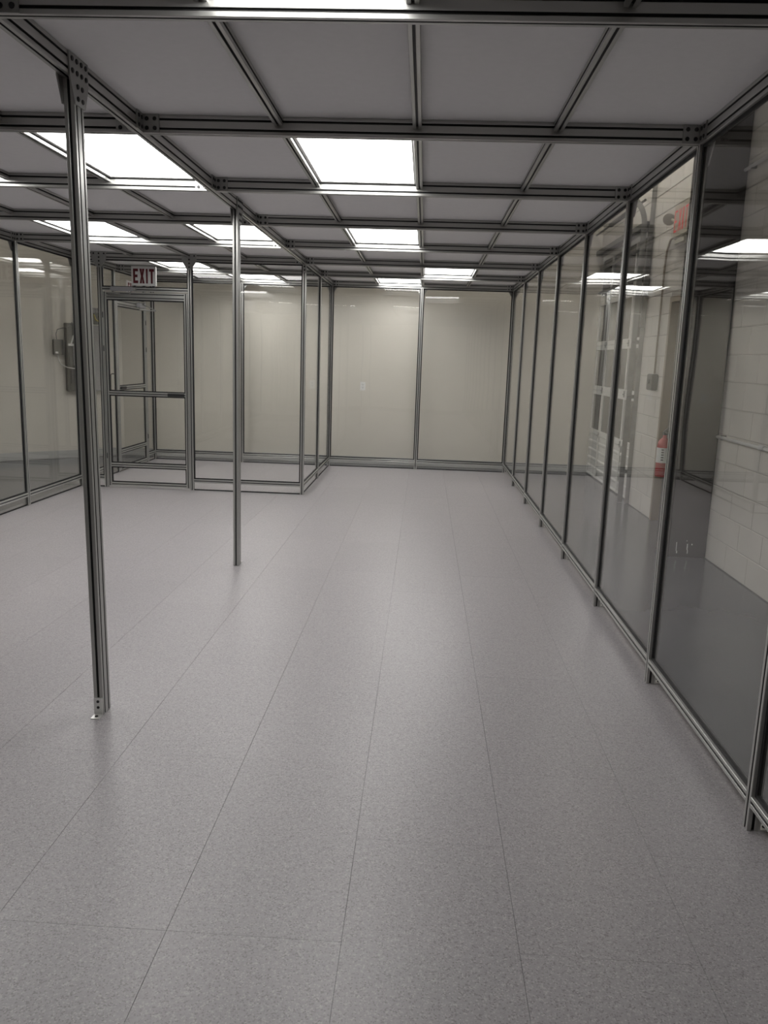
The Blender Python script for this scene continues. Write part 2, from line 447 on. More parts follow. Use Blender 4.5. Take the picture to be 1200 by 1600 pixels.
wr = empty('wall_right', (RX, 5, 0), 'long right wall of clear panels in aluminium posts beside the block wall', 'wall', kind='structure')
for k in range(KMIN, 8):
    y = YK(k)
    p = bar('post', 'Z', (RX + BW / 2, y + BW / 2, 0), H0, parent=wr)
    link('gusset_plate', GS[('X', 1, False)], p, (RX + BW, y + BW / 2, H0))
    if k < 7:
        link('floor_angle', FA[('X', 1)], p, (RX + BW, y + BW / 2, 0))
        bar('bottom_rail', 'Y', (RX + BW / 2, y + BW, RZ0 + BW / 2), 1.22 - BW, parent=wr)
        pane(wr, 'X', RX + BW / 2, y + BW, y + 1.22, RZ1, H0)

wl_ = empty('wall_left', (LX, 5, 0), 'left wall of clear panels in aluminium posts near the cream wall', 'wall', kind='structure')
for k in list(range(KMIN, 6)) + [7]:
    y = YK(k)
    p = bar('post', 'Z', (LX - BW / 2, y + BW / 2, 0), H0, parent=wl_)
    link('gusset_plate', GS[('X', -1, False)], p, (LX - BW, y + BW / 2, H0))
    if k < 5:
        bar('bottom_rail', 'Y', (LX - BW / 2, y + BW, RZ0 + BW / 2), 1.22 - BW, parent=wl_)
        pane(wl_, 'X', LX - BW / 2, y + BW, y + 1.22, RZ1, H0)
        skirt(wl_, 'X', LX - BW / 2, y + BW, y + 1.22)
# booth stretch of the left wall, around the outer door
DJ0, DJ1 = 9.655, 10.70
for y in (DJ0, DJ1):
    bar('post', 'Z', (LX - BW / 2, y, 0), H0, parent=wl_)
for a, b in ((YK(5) + BW, DJ0 - BW / 2), (DJ1 + BW / 2, YK(7))):
    bar('bottom_rail', 'Y', (LX - BW / 2, a, RZ0 + BW / 2), b - a, parent=wl_)
    pane(wl_, 'X', LX - BW / 2, a, b, RZ1, H0)
    skirt(wl_, 'X', LX - BW / 2, a, b)
bar('header_rail', 'Y', (LX - BW / 2, DJ0 + BW / 2, 2.118), DJ1 - DJ0 - BW, parent=wl_)
pane(wl_, 'X', LX - BW / 2, DJ0 + BW / 2, DJ1 - BW / 2, 2.137, H0)

wb = empty('wall_back', (0, YK(7), 0), 'back wall of four tall clear panels in aluminium posts', 'wall', kind='structure')
yb = YK(7)
xs = [LX + 0.0, (LX + MX) / 2, MX, (MX + RX) / 2 + 0.005, RX]
for x in xs[1:4]:
    p = bar('post', 'Z', (x, yb + BW / 2, 0), H0, parent=wb)
    link('gusset_plate', GS[('Y', 1, False)], p, (x, yb + BW, H0))
for x in (xs[0] - BW / 2, xs[4] + BW / 2):
    link('gusset_plate', GS[('Y', 1, False)], wb, (x, yb + BW, H0))
for i in range(4):
    a = xs[i] + (BW / 2 if i else 0); b = xs[i + 1] - (BW / 2 if i < 3 else 0)
    bar('bottom_rail', 'X', (a, yb + BW / 2, RZ0 + BW / 2), b - a, parent=wb)
    pane(wb, 'Y', yb + BW / 2, a, b, RZ1, H0)
    skirt(wb, 'Y', yb + BW / 2, a, b)

# gowning booth: front (with door) and side
y5 = YK(5)
XA, XB = -3.458, -2.500
wg = empty('wall_front', (MX, y5, 0), 'front wall of the clear-panelled gowning booth at back left', 'wall', kind='structure')
for x in (XA, XB):
    p = bar('post', 'Z', (x, y5 + BW / 2, 0), H0, parent=wg)
    link('gusset_plate', GS[('Y', -1, False)], p, (x, y5, H0))
p = bar('post', 'Z', (MX, y5 + BW / 2, 0), H0, parent=wg)
bm = bmesh.new(); box(bm, -0.017, 0.017, -0.005, 0, -0.08, 0.0)
for z in (-0.02, -0.055): bolt_bm(bm, (0, -0.005, z), 'Y', -1)
link('splice_plate', mesh('splice_plate', bm, [PLATE, BOLT]), p, (MX, y5, H0))
for a, b in ((LX, XA - BW / 2), (XB + BW / 2, MX - BW / 2)):
    bar('bottom_rail', 'X', (a, y5 + BW / 2, RZ0 + BW / 2), b - a, parent=wg)
    pane(wg, 'Y', y5 + BW / 2, a, b, RZ1, H0)
    skirt(wg, 'Y', y5 + BW / 2, a, b)
bar('header_rail', 'X', (XA + BW / 2, y5 + BW / 2, 2.118), XB - XA - BW, parent=wg)
pane(wg, 'Y', y5 + BW / 2, XA + BW / 2, XB - BW / 2, 2.137, H0)

ws = empty('wall_side', (MX, y5 + 1.2, 0), 'side wall of the gowning booth facing the aisle', 'wall', kind='structure')
bar('post', 'Z', (MX, YK(6) + BW / 2, 0), H0, parent=ws)
for a, b in ((y5 + BW, YK(6)), (YK(6) + BW, YK(7))):
    bar('bottom_rail', 'Y', (MX, a, RZ0 + BW / 2), b - a, parent=ws)
    pane(ws, 'X', MX, a, b, RZ1, H0)
    skirt(ws, 'X', MX, a, b)

# ------------------------------------------------------------------ framed clear doors
def clear_door(name, plane, at, u0, u1, label, handle_at_high, closer_low):
    """plane 'Y': leaf spans x u0..u1 at y=at ; plane 'X': leaf spans y u0..u1 at x=at"""
    d = empty(name, (0, at, 0) if plane == 'Y' else (at, 0, 0), label, 'door', kind='structure')
    ax = 'X' if plane == 'Y' else 'Y'
    z0, z1 = 0.018, 2.090
    def P(u, n, z): return (u, at + n, z) if plane == 'Y' else (at + n, u, z)
    for u in (u0 + BW / 2, u1 - BW / 2):
        bar('stile', 'Z', P(u, 0, z0), z1 - z0, parent=d)
    a, b = u0 + BW, u1 - BW
    rails = [(z0 + BW / 2, BW), (0.250, BW), (1.030, BW), (z1 - 0.038, 0.076)]
    for z, hgt in rails:
        if ax == 'X': o = bar('rail', 'X', P(a, 0, z), b - a, BW, hgt, d)
        else: o = bar('rail', 'Y', P(a, 0, z), b - a, BW, hgt, d)
    for za, zb in ((z0 + BW, 0.231), (0.269, 1.011), (1.049, z1 - 0.076)):
        pane(d, plane, at, a, b, za, zb)
    # black push grip on the middle rail
    bm = bmesh.new(); ga, gb = (b - 0.19, b - 0.01) if handle_at_high else (a + 0.01, a + 0.19)
    s = -1 if plane == 'Y' else 1
    n0, n1 = sorted((s * (BW / 2 + 0.0005), s * (BW / 2 + 0.016)))
    if plane == 'Y': bevbox(bm, ga, gb, at + n0, at + n1, 1.015, 1.045)
    else: bevbox(bm, at + n0, at + n1, ga, gb, 1.015, 1.045)
    link('push_grip', mesh('push_grip', bm, RUBBER), d, (0, 0, 0))
    # closer: body on the header side, rod and arm
    bm = bmesh.new(); ca, cb = (u0 + 0.10, u0 + 0.34) if closer_low else (u1 - 0.34, u1 - 0.10)
    n0, n1 = sorted((s * (BW / 2 + 0.001), s * (BW / 2 + 0.045)))
    if plane == 'Y': bevbox(bm, ca, cb, at + n0, at + n1, 2.095, 2.14, 0.006)
    else: bevbox(bm, at + n0, at + n1, ca, cb, 2.03, 2.085, 0.006)
    c = link('door_closer', mesh('door_closer', bm, GREYLT), d, (0, 0, 0))
    bm = bmesh.new(); m = s * (BW / 2 + 0.03)
    if plane == 'Y':
        tube(bm, [P(cb - 0.03, m, 2.09), P(cb - 0.03, m, 2.062), P(ca - 0.02, m * 1.5, 2.062)], 0.007)
        tube(bm, [P(ca - 0.02, m * 1.5, 2.064), P(ca + 0.10, m, 2.075)], 0.006)
        bevbox(bm, cb, cb + 0.03, at + n0, at + n1, 2.10, 2.135, 0.004)
    else:
        tube(bm, [P(ca + 0.05, m, 2.03), P(ca + 0.05, m, 2.00), P(ca + 0.18, s * 0.22, 2.00)], 0.007)
        tube(bm, [P(ca + 0.18, s * 0.22, 2.003), P(ca + 0.10, s * (BW / 2), 2.095)], 0.006)
    link('closer_arm', mesh('closer_arm', bm, STEEL), c, (0, 0, 0))
    # bent pull handle on the far side
    bm = bmesh.new(); hu = (u1 - BW / 2) if handle_at_high else (u0 + BW / 2); q = -s
    tube(bm, [P(hu, q * (BW / 2), 1.20), P(hu, q * (BW / 2 + 0.050), 1.20), P(hu, q * (BW / 2 + 0.065), 1.185),
              P(hu, q * (BW / 2 + 0.065), 1.015), P(hu, q * (BW / 2 + 0.050), 1.0), P(hu, q * (BW / 2), 1.0)], 0.007)
    link('pull_handle', mesh('pull_handle', bm, GREYDK), d, (0, 0, 0))
    # hinges
    hh = u0 if handle_at_high else u1
    for z in (0.35, 1.5, 1.85):
        bm = bmesh.new()
        cyl(bm, P(hh, s * (BW / 2 + 0.006), z - 0.03), P(hh, s * (BW / 2 + 0.006), z + 0.03), 0.005, n=8)
        link('hinge', mesh('hinge', bm, GREYDK), d, (0, 0, 0))
    return d
clear_door('door_1', 'Y', y5 + BW / 2, XA + BW / 2 + 0.004, XB - BW / 2 - 0.004, 'clear aluminium-framed door of the gowning booth below the exit sign', True, True)
clear_door('door_2', 'X', LX - BW / 2, DJ0 + BW / 2 + 0.004, DJ1 - BW / 2 - 0.004, 'clear aluminium-framed door in the left wall seen through the booth', False, False)

# ================================================================== FREE-STANDING POSTS
def free_post(y, front, label):
    t = empty('support_post', (MX, y, 0), label, 'post', 'free-standing posts under the middle beam')
    bar('post_profile', 'Z', (MX, y, 0), H0, BW, 0.076, t)
    link('gusset_plate', GS[('X', 1, True)], t, (MX + BW / 2, y, H0))
    link('gusset_plate', GS[('X', -1, True)], t, (MX - BW / 2, y, H0))
    s = -1 if front else 1
    link('floor_angle', FA[('Y', s)], t, (MX, y + s * 0.038, 0))
    return t
fp = free_post(3.068, True, 'tall aluminium post nearest the camera with pale floor angle at its foot')
fp.rotation_euler = (0.026, 0, 0)      # stands a little out of plumb
free_post(5.505, False, 'aluminium post further back, standing alone in front of the booth')

# ================================================================== EXIT SIGN
def letters(bm, x0, z0, wd, ht, y, t, word='EXIT', mirror=1, plane='Y', mi=0, stroke=0.40):
    n = len(word); gap = wd * (0.07 if stroke > 0.3 else 0.11); lw = [1.0, 1.0, 0.36, 1.0]
    unit = (wd - gap * (n - 1)) / sum(lw); x = x0
    for ch, f in zip(word, lw):
        w_ = unit * f; s = unit * stroke; v = ht * stroke * 0.47
        polys = []
        if ch == 'E':
            polys = [[(0, 0), (w_, 0), (w_, v), (s, v), (s, (ht - v) / 2), (w_ * .88, (ht - v) / 2), (w_ * .88, (ht + v) / 2), (s, (ht + v) / 2), (s, ht - v), (w_, ht - v), (w_, ht), (0, ht)]]
        elif ch == 'X':
            h2 = s * 0.55
            polys = [[(0, 0), (s * 1.1, 0), (w_ / 2, ht / 2 - ht * .17), (w_ - s * 1.1, 0), (w_, 0), (w_ / 2 + h2, ht / 2), (w_, ht), (w_ - s * 1.1, ht), (w_ / 2, ht / 2 + ht * .17), (s * 1.1, ht), (0, ht), (w_ / 2 - h2, ht / 2)]]
        elif ch == 'I':
            polys = [[(0, 0), (w_, 0), (w_, ht), (0, ht)]]
        elif ch == 'T':
            polys = [[(w_ / 2 - s / 2, 0), (w_ / 2 + s / 2, 0), (w_ / 2 + s / 2, ht - v), (w_, ht - v), (w_, ht), (0, ht), (0, ht - v), (w_ / 2 - s / 2, ht - v)]]
        for P in polys:
            Q = [(mirror * (x + a), z0 + b) for a, b in P]
            prism(bm, Q, plane, *sorted((y, y + t)), mi=mi)
        x += w_ + gap
t = empty('exit_sign', (-2.985, y5 + 0.01, 2.152), 'white exit sign with dark red letters on the booth door header', 'sign')
wl = world_loc(t)
bm = bmesh.new(); bevbox(bm, -0.13, 0.13, -0.012, 0.012, 0.0, 0.196, 0.004)
link('sign_panel', mesh('sign_panel', bm, WHITE), t, (wl.x, wl.y, wl.z + 0.006))
bm = bmesh.new(); f = 0.010
for a in ((-0.13, 0.13, 0.0, f), (-0.13, 0.13, 0.196 - f, 0.196), (-0.13, -0.13 + f, f, 0.196 - f), (0.13 - f, 0.13, f, 0.196 - f)):
    box(bm, a[0], a[1], -0.0165, -0.0122, a[2], a[3])
link('sign_border', mesh('sign_border', bm, BRIGHT), t, (wl.x, wl.y, wl.z + 0.006))
bm = bmesh.new(); letters(bm, -0.112, 0.024, 0.224, 0.148, -0.0135, 0.0012)
link('sign_letters', mesh('sign_letters', bm, EXITRED), t, (wl.x, wl.y, wl.z + 0.006))
for x in (-0.10, 0.0, 0.10):
    bm = bmesh.new(); bevbox(bm, -0.014, 0.014, -0.012, 0.012, -0.0148, 0.007, 0.002)
    link('mounting_clip', mesh('mounting_clip', bm, GREYDK), t, (wl.x + x, wl.y, wl.z))
# second exit sign, over the outer door
t = empty('exit_sign', (LX + 0.012, 10.13, 2.150), 'small exit sign over the outer booth door, half hidden behind the front exit sign', 'sign')
wl = world_loc(t)
bm = bmesh.new(); bevbox(bm, -0.010, 0.010, -0.13, 0.13, -0.012, 0.184, 0.004)
link('sign_panel', mesh('sign_panel', bm, WHITE), t, wl)
bm = bmesh.new(); letters(bm, -0.112, 0.018, 0.224, 0.142, 0.0102, 0.0012, plane='X')
link('sign_letters', mesh('sign_letters', bm, EXITRED), t, wl)

# ================================================================== OUTER HALL
def plain_wall(name, bmf, mats, label, cat='wall'):
    bm = bmesh.new(); bmf(bm)
    return tag(link(name, mesh(name, bm, mats), None), label, cat, kind='structure')
# back wall of the hall, cream, with grey cove base
A = Vector((-5.52, 10.145)); D = Vector((0.71421, 0.69993)); N = Vector((0.69993, -0.71421))   # angled wall: a point, direction, normal to the room
s_end = (WY - A.y) / D.y
xcor = A.x + D.x * s_end
plain_wall('wall_outer_back', lambda b: box(b, xcor - 0.05, WX + 0.35, WY, WY + 0.12, -0.01, HALLZ), CREAM, 'cream painted wall close behind the back clear panels')
plain_wall('baseboard_back', lambda b: box(b, xcor - 0.02, WX + 0.05, WY - 0.006, WY, 0, 0.105), BASEGREY, 'grey cove base along the cream back wall', 'baseboard')
def diag(name, mats, s0, s1, n0, n1, z0, z1, label, cat='wall'):
    bm = bmesh.new(); c = A + D * s0 
    P = [(A + D * s + N * n) for s, n in ((s0, n0), (s1, n0), (s1, n1), (s0, n1))]
    prism(bm, [(p.x, p.y) for p in P], 'Z', z0, z1)
    return tag(link(name, mesh(name, bm, mats), None), label, cat, kind='structure')
diag('wall_outer_left', CREAM, -6.0, s_end, -0.12, 0.0, -0.01, HALLZ, 'cream painted wall running at an angle outside the left panels')
diag('baseboard_left', BASEGREY, -6.0, s_end - 0.004, 0.0, 0.006, 0, 0.105, 'grey cove base along the angled cream wall', 'baseboard')
plain_wall('wall_outer_rear', lambda b: box(b, -11, WX + 0.35, -3.5, -3.4, -0.01, HALLZ), CREAM, 'cream wall behind the camera')
plain_wall('wall_far_left', lambda b: box(b, -10.0, -9.85, -3.4, 5.9, -0.01, HALLZ), CREAM, 'cream wall far beyond the left panels')
plain_wall('ceiling_outer', lambda b: box(b, -11, WX + 0.6, -3.5, WY + 0.12, HALLZ, HALLZ + 0.1), WHITE, 'high white ceiling of the surrounding hall', 'ceiling')

# unseen strip lights, added to brighten the hall walls
for (x, y, lab) in ((1.74, 9.3, 'unseen strip light added high above the sectional door'), (1.74, 7.7, 'unseen strip light added high above the tan door'),
                    (-5.0, 6.2, 'unseen strip light added left of the clean room toward the camera'), (-5.2, 8.0, 'unseen strip light added high over the angled cream wall'), (-2.0, 0.0, 'unseen strip light added over the clean room roof')):
    t = empty('hall_fill_light', (x, y, HALLZ - 0.1), lab, 'strip light', 'unseen strip lights added under the hall ceiling')
    bm = bmesh.new(); box(bm, -0.1, 0.1, -0.65, 0.65, 0.02, 0.1); link('fill_light_body', mesh('fill_light_body', bm, WHITE), t, (x, y, HALLZ - 0.1))
    bm = bmesh.new(); cyl(bm, (-0.05, -0.6, 0), (-0.05, 0.6, 0), 0.018); cyl(bm, (0.05, -0.6, 0), (0.05, 0.6, 0), 0.018)
    link('fill_light_tubes', mesh('fill_light_tubes', bm, HALLFILL), t, (x, y, HALLZ - 0.1))

# block wall on the right
YD0, YD1 = 6.66, 7.95      # doorway
G0, G1 = 8.93, WY          # overhead door opening
DZ = 2.10; GZ = 2.92
wo = empty('wall_outer_right', (WX, 6, 0), 'white painted concrete block wall beyond the right panels', 'wall', kind='structure')
bm = bmesh.new()
b0 = WX + 0.006
box(bm, b0, b0 + 0.2, -3.4, YD0, -0.01, HALLZ); box(bm, b0, b0 + 0.2, YD1, G0, -0.01, HALLZ)
box(bm, b0, b0 + 0.2, YD0, YD1, DZ, HALLZ); box(bm, b0, b0 + 0.2, G0, G1, GZ, HALLZ); box(bm, b0 + 0.2, b0 + 0.3, YD0 - 0.1, YD1 + 0.1, -0.01, DZ + 0.1)
link('wall_core', mesh('wall_core', bm, MORTAR), wo, (0, 0, 0))
blk = {}
def block(y0, y1, z0, z1):
    g = 0.004; k = (round(y1 - y0, 3), round(z1 - z0, 3))
    if k not in blk:
        bm = bmesh.new(); box(bm, 0, 0.006, 0.0015, y1 - y0 - 0.0015, g, z1 - z0 - g)
        bmesh.ops.bevel(bm, geom=[e for e in bm.edges if all(v.co.x < 0.001 for v in e.verts)], offset=0.003, segments=1, affect='EDGES')
        blk[k] = mesh('concrete_block', bm, BLOCK)
    link('concrete_block', blk[k], wo, (WX, y0, z0))
bmh = bmesh.new()
for r in range(18):
    z0 = r * 0.2; z1 = z0 + 0.2; off = 0.2 if r % 2 else 0.0
    spans = [(3.55, G0)] if z0 >= DZ - 0.01 else [(3.55, YD0), (YD1, G0)]
    if z0 >= GZ - 0.001: spans = [(3.55, WY)]
    if DZ - 0.11 < z0 < DZ - 0.01: spans = [(3.55, YD0), (YD1, G0)]
    for a, b in spans:
        y = 3.55 - off
        while y < b:
            u0, u1 = max(a, y), min(b, y + 0.4)
            if u1 - u0 > 0.03: block(u0, u1, z0, z1)
            y += 0.4
bmh.free()

# dark column
t = empty('steel_column', (2.155, 6.505, 0), 'dark brown column standing against the block wall beyond the first panels', 'column')
bm = bmesh.new(); bevbox(bm, 2.0, WX - 0.001, 6.35, 6.66, 0, HALLZ - 0.001, 0.006)
link('column_shaft', mesh('column_shaft', bm, COLUMN), t, (0, 0, 0))
bm = bmesh.new(); rnd = random.Random(3)
for (x, z, h_) in ((2.07, 0.05, 0.07), (2.155, 0.06, 0.05), (2.16, 0.03, 0.03), (2.075, 0.03, 0.02), (2.19, 0.10, 0.012), (2.15, 0.13, 0.008)):
    box(bm, x, x + 0.004 + rnd.random() * 0.006, 6.3490, 6.3500, z, z + h_)
link('paint_drips', mesh('paint_drips', bm, WHITE), t, (0, 0, 0))
# tan door in its recess
t = empty('door_3', (WX, 7.3, 0), 'tan steel door and frame in the block wall beside the dark column', 'door', kind='structure')
bm = bmesh.new()
box(bm, WX - 0.012, WX + 0.16, YD1 - 0.05, YD1 + 0.001, 0, DZ + 0.05); box(bm, WX - 0.012, WX + 0.16, YD0, YD0 + 0.05, 0, DZ + 0.05)
box(bm, WX - 0.012, WX + 0.16, YD0 + 0.05, YD1 - 0.05, DZ, DZ + 0.05)
link('door_frame', mesh('door_frame', bm, TAN), t, (0, 0, 0))
bm = bmesh.new(); bevbox(bm, WX + 0.10, WX + 0.145, YD0 + 0.052, YD1 - 0.052, 0.008, DZ - 0.003, 0.003)
lf = link('door_leaf', mesh('door_leaf', bm, TAND), t, (0, 0, 0))
bm = bmesh.new(); cyl(bm, (WX + 0.06, YD0 + 0.12, 1.0), (WX + 0.10, YD0 + 0.12, 1.0), 0.012); tube(bm, [(WX + 0.06, YD0 + 0.12, 1.0), (WX + 0.055, YD0 + 0.18, 1.0), (WX + 0.055, YD0 + 0.24, 1.0)], 0.009)
link('lever_handle', mesh('lever_handle', bm, STEEL), lf, (0, 0, 0))

# sectional overhead door
t = empty('door_4', (WX, 10.1, 0), 'white sectional overhead door with smoked panes beyond the right panels', 'door', kind='structure')
gx0, gx1 = WX + 0.02, WX + 0.065
hs = GZ / 5
ys_ = [G0 + (WY - 0.05 - G0) * i / 4 for i in range(5)]
for i in range(5):
    z0, z1 = i * hs + (0.012 if i == 0 else 0.002), (i + 1) * hs - 0.002
    bm = bmesh.new()
    if i == 0:
        prof = [(gx0, z0), (gx1, z0), (gx1, z1), (gx0, z1)]
        zz = z1; n = 5; st = (z1 - z0) / n
        for j in range(n):
            b_ = z1 - j * st
            prof += [(gx0, b_ - 0.010), (gx0 + 0.014, b_ - 0.022), (gx0 + 0.014, b_ - st + 0.026), (gx0, b_ - st + 0.012)]
        prism(bm, prof, 'Y', ys_[0], ys_[4])
        s_ = link('door_section', mesh('door_section', bm, GDOOR), t, (0, 0, 0))
        bm = bmesh.new()
        for y in ys_: box(bm, gx0 - 0.004, gx0, max(y - 0.03, ys_[0]), min(y + 0.03, ys_[4]), z0, z1)
        link('stile', mesh('stile', bm, GDOOR), s_, (0, 0, 0))
    else:
        box(bm, gx0, gx1, ys_[0], ys_[4], z0, z0 + 0.055); box(bm, gx0, gx1, ys_[0], ys_[4], z1 - 0.055, z1)
        for j, y in enumerate(ys_):
            box(bm, gx0, gx1, max(y - 0.03, ys_[0]), min(y + 0.03, ys_[4]), z0 + 0.055, z1 - 0.055)
        s_ = link('door_section', mesh('door_section', bm, GDOOR), t, (0, 0, 0))
        for j in range(4):
            bm = bmesh.new(); box(bm, gx0 + 0.018, gx0 + 0.024, ys_[j] + 0.03, ys_[j + 1] - 0.03, z0 + 0.055, z1 - 0.055)
            link('window_pane', mesh('window_pane', bm, GPANE), s_, (0, 0, 0))
    for j, y in enumerate((ys_[0] + 0.04, ys_[1], ys_[2], ys_[3])):
        if i == 0: continue
        bm = bmesh.new(); box(bm, gx0 - 0.008, gx0 - 0.0005, y - 0.02, y + 0.02, z0 - 0.035, z0 + 0.04); cyl(bm, (gx0 - 0.012, y - 0.025, z0), (gx0 - 0.012, y + 0.025, z0), 0.008, n=8)
        link('hinge', mesh('hinge', bm, STEEL), t, (0, 0, 0))
# track
bm = bmesh.new(); yt = G0 - 0.045
pts = [(2.255, 0.0), (2.255, 2.95)]
cx, cz, rr = 2.255 - 0.36, 2.95, 0.36
arc = [(cx + rr * math.cos(a), cz + rr * math.sin(a)) for a in [PI / 2 * i / 10 for i in range(11)]]
outer = [(2.255, 0.0)] + arc + [(1.40, cz + rr)]
inner = [(1.40, cz + rr - 0.055)] + [(cx + (rr - 0.055) * math.cos(a), cz + (rr - 0.055) * math.sin(a)) for a in [PI / 2 * i / 10 for i in range(10, -1, -1)]] + [(2.20, 0.0)]
prism(bm, outer + inner, 'Y', yt - 0.003, yt + 0.003)
link('curved_track', mesh('curved_track', bm, STEEL), t, (0, 0, 0))
bm = bmesh.new(); box(bm, 2.262, WX - 0.001, yt - 0.075, yt - 0.07, 0, 3.9); box(bm, 2.296, WX - 0.001, yt - 0.07, yt + 0.03, 0, 3.9)
link('track_angle', mesh('track_angle', bm, STEEL), t, (0, 0, 0))
bm = bmesh.new(); box(bm, 2.250, 2.285, yt - 0.13, yt - 0.08, 1.9, 2.93)
link('weather_strip', mesh('weather_strip', bm, DSTEEL), t, (0, 0, 0))
for z in (0.35, 1.17, 1.75, 2.9):
    bm = bmesh.new(); box(bm, 2.20, 2.296, yt - 0.008, yt - 0.003, z - 0.02, z + 0.02)
    for x in (2.215, 2.235, 2.275): bolt_bm(bm, (x, yt - 0.008, z), 'Y', -1, 0.006, 0.004)
    link('track_clip', mesh('track_clip', bm, [STEEL, BOLT]), t, (0, 0, 0))
bm = bmesh.new(); box(bm, 2.235, 2.295, yt + 0.01, WY - 0.03, 2.935, 2.99)
link('header_rail', mesh('header_rail', bm, DSTEEL), t, (0, 0, 0))
bm = bmesh.new(); cyl(bm, (2.22, yt + 0.02, 3.20), (2.22, WY - 0.03, 3.20), 0.013, n=10); cyl(bm, (2.22, yt + 0.6, 3.20), (2.22, yt + 1.6, 3.20), 0.028, n=12)
link('torsion_shaft', mesh('torsion_shaft', bm, DSTEEL), t, (0, 0, 0))
bm = bmesh.new(); box(bm, 2.17, 2.30, yt - 0.085, yt - 0.079, 3.38, 3.50)
for q_ in range(5): box(bm, 2.18 + q_ * 0.022, 2.188 + q_ * 0.022, yt - 0.088, yt - 0.085, 3.39, 3.49)
link('bearing_plate', mesh('bearing_plate', bm, STEEL), t, (0, 0, 0))
for z, r_ in ((2.76, 0.018), (2.45, 0.014)):
    bm = bmesh.new(); cyl(bm, (gx0 - 0.02, ys_[0] + 0.02, z), (gx0 - 0.02, ys_[4] - 0.02, z), r_, n=8)
    link('strut', mesh('strut', bm, DSTEEL), t, (0, 0, 0))

# lit exit sign with lamp heads
t = empty('wall_exit_sign', (WX, 7.64, 2.65), 'ivory emergency exit sign with red letters high on block wall over tan door', 'sign')
bm = bmesh.new(); bevbox(bm, WX - 0.075, WX - 0.001, 7.42, 7.86, 2.66, 2.95, 0.008)
link('sign_housing', mesh('sign_housing', bm, IVORY), t, (0, 0, 0))
bm = bmesh.new(); letters(bm, -7.83, 2.71, 0.38, 0.19, WX - 0.0765, 0.0012, mirror=-1, plane='X', stroke=0.18)
link('sign_letters', mesh('sign_letters', bm, EXITLIT), t, (0, 0, 0))
bm = bmesh.new(); bevbox(bm, WX - 0.07, WX - 0.001, 7.50, 7.82, 2.585, 2.659, 0.02)
link('battery_box', mesh('battery_box', bm, IVORY), t, (0, 0, 0))
bm = bmesh.new()
hc = Vector((2.235, 8.02, 2.865)); hd = Vector((-0.5, -0.75, -0.35)).normalized()
cyl(bm, hc - hd * 0.05, hc, 0.030, 0.058, 18); cyl(bm, hc, hc + hd * 0.012, 0.058, 0.054, 18); cyl(bm, (2.26, 7.855, 2.80), hc - hd * 0.045, 0.012, n=8)
link('lamp_head', mesh('lamp_head', bm, LAMPGREY), t, (0, 0, 0))
# conduit and switch box
t = empty('conduit', (WX - 0.02, 8.2, 1.4), 'painted conduit running from the lit exit sign down to a small box', 'conduit')
bm = bmesh.new()
tube(bm, [(WX - 0.02, 7.87, 2.64), (WX - 0.02, 8.0, 2.70), (WX - 0.02, 8.10, 2.69), (WX - 0.02, 8.18, 2.60), (WX - 0.02, 8.21, 2.45), (WX - 0.02, 8.21, 1.43)], 0.010)
link('pipe', mesh('pipe', bm, TAN), t, (0, 0, 0))
bm = bmesh.new(); bevbox(bm, WX - 0.06, WX - 0.0005, 8.13, 8.33, 1.265, 1.425, 0.008)
sb = link('switch_box', mesh('switch_box', bm, GREYBOX), t, (0, 0, 0))
bm = bmesh.new(); cyl(bm, (WX - 0.072, 8.23, 1.35), (WX - 0.06, 8.23, 1.35), 0.022, n=12)
link('button', mesh('button', bm, GREYDK), sb, (0, 0, 0))
# wall pipes
t = empty('wall_pipe', (WX - 0.03, 5.5, 0.98), 'thin white pipe running level along the block wall at rail height', 'pipe')
bm = bmesh.new(); cyl(bm, (WX - 0.03, 3.7, 0.98), (WX - 0.03, 6.29, 0.98), 0.013, n=10); cyl(bm, (WX - 0.03, 5.42, 0.98), (WX - 0.03, 5.50, 0.98), 0.018, n=10)
link('pipe', mesh('pipe', bm, WHITE), t, (0, 0, 0))
for y in (4.2, 5.35, 6.2):
    bm = bmesh.new(); box(bm, WX - 0.035, WX - 0.0005, y - 0.01, y + 0.01, 0.962, 0.998); link('pipe_strap', mesh('pipe_strap', bm, STEEL), t, (0, 0, 0))
t = empty('wall_pipe', (WX - 0.03, 5.5, 2.93), 'thin white pipe running level high on the block wall', 'pipe')
bm = bmesh.new(); cyl(bm, (WX - 0.03, 3.7, 2.93), (WX - 0.03, 6.33, 2.93), 0.013, n=10)
link('pipe', mesh('pipe', bm, WHITE), t, (0, 0, 0))
for y in (4.4, 6.2):
    bm = bmesh.new(); box(bm, WX - 0.035, WX - 0.0005, y - 0.01, y + 0.01, 2.912, 2.948); link('pipe_strap', mesh('pipe_strap', bm, STEEL), t, (0, 0, 0))

# fire extinguisher on the column's left face
ex, ey, ez = 1.942, 6.50, 0.625
t = empty('fire_extinguisher', (ex, ey, ez), 'red fire extinguisher with white label hanging on the dark column', 'fire extinguisher')
bm = bmesh.new(); lathe(bm, [(0.046, ez), (0.052, ez + 0.008), (0.052, ez + 0.255), (0.046, ez + 0.285), (0.030, ez + 0.305), (0.016, ez + 0.315), (0.016, ez + 0.335)], ex, ey)
cb = link('cylinder', mesh('cylinder', bm, RED), t, (0, 0, 0))
bm = bmesh.new(); lathe(bm, [(0.0528, ez + 0.115), (0.0528, ez + 0.235)], ex, ey)
for f_ in [f for f in bm.faces if len(f.verts) > 4]: bm.faces.remove(f_)
lb = link('label', mesh('label', bm, WHITE), cb, (0, 0, 0)); lb['label'] = 'white printed label'
bm = bmesh.new()
for z in (0.135, 0.155, 0.175, 0.195, 0.215):
    box(bm, ex - 0.030, ex - 0.012, ey - 0.0528, ey - 0.0460, ez + z, ez + z + 0.009)
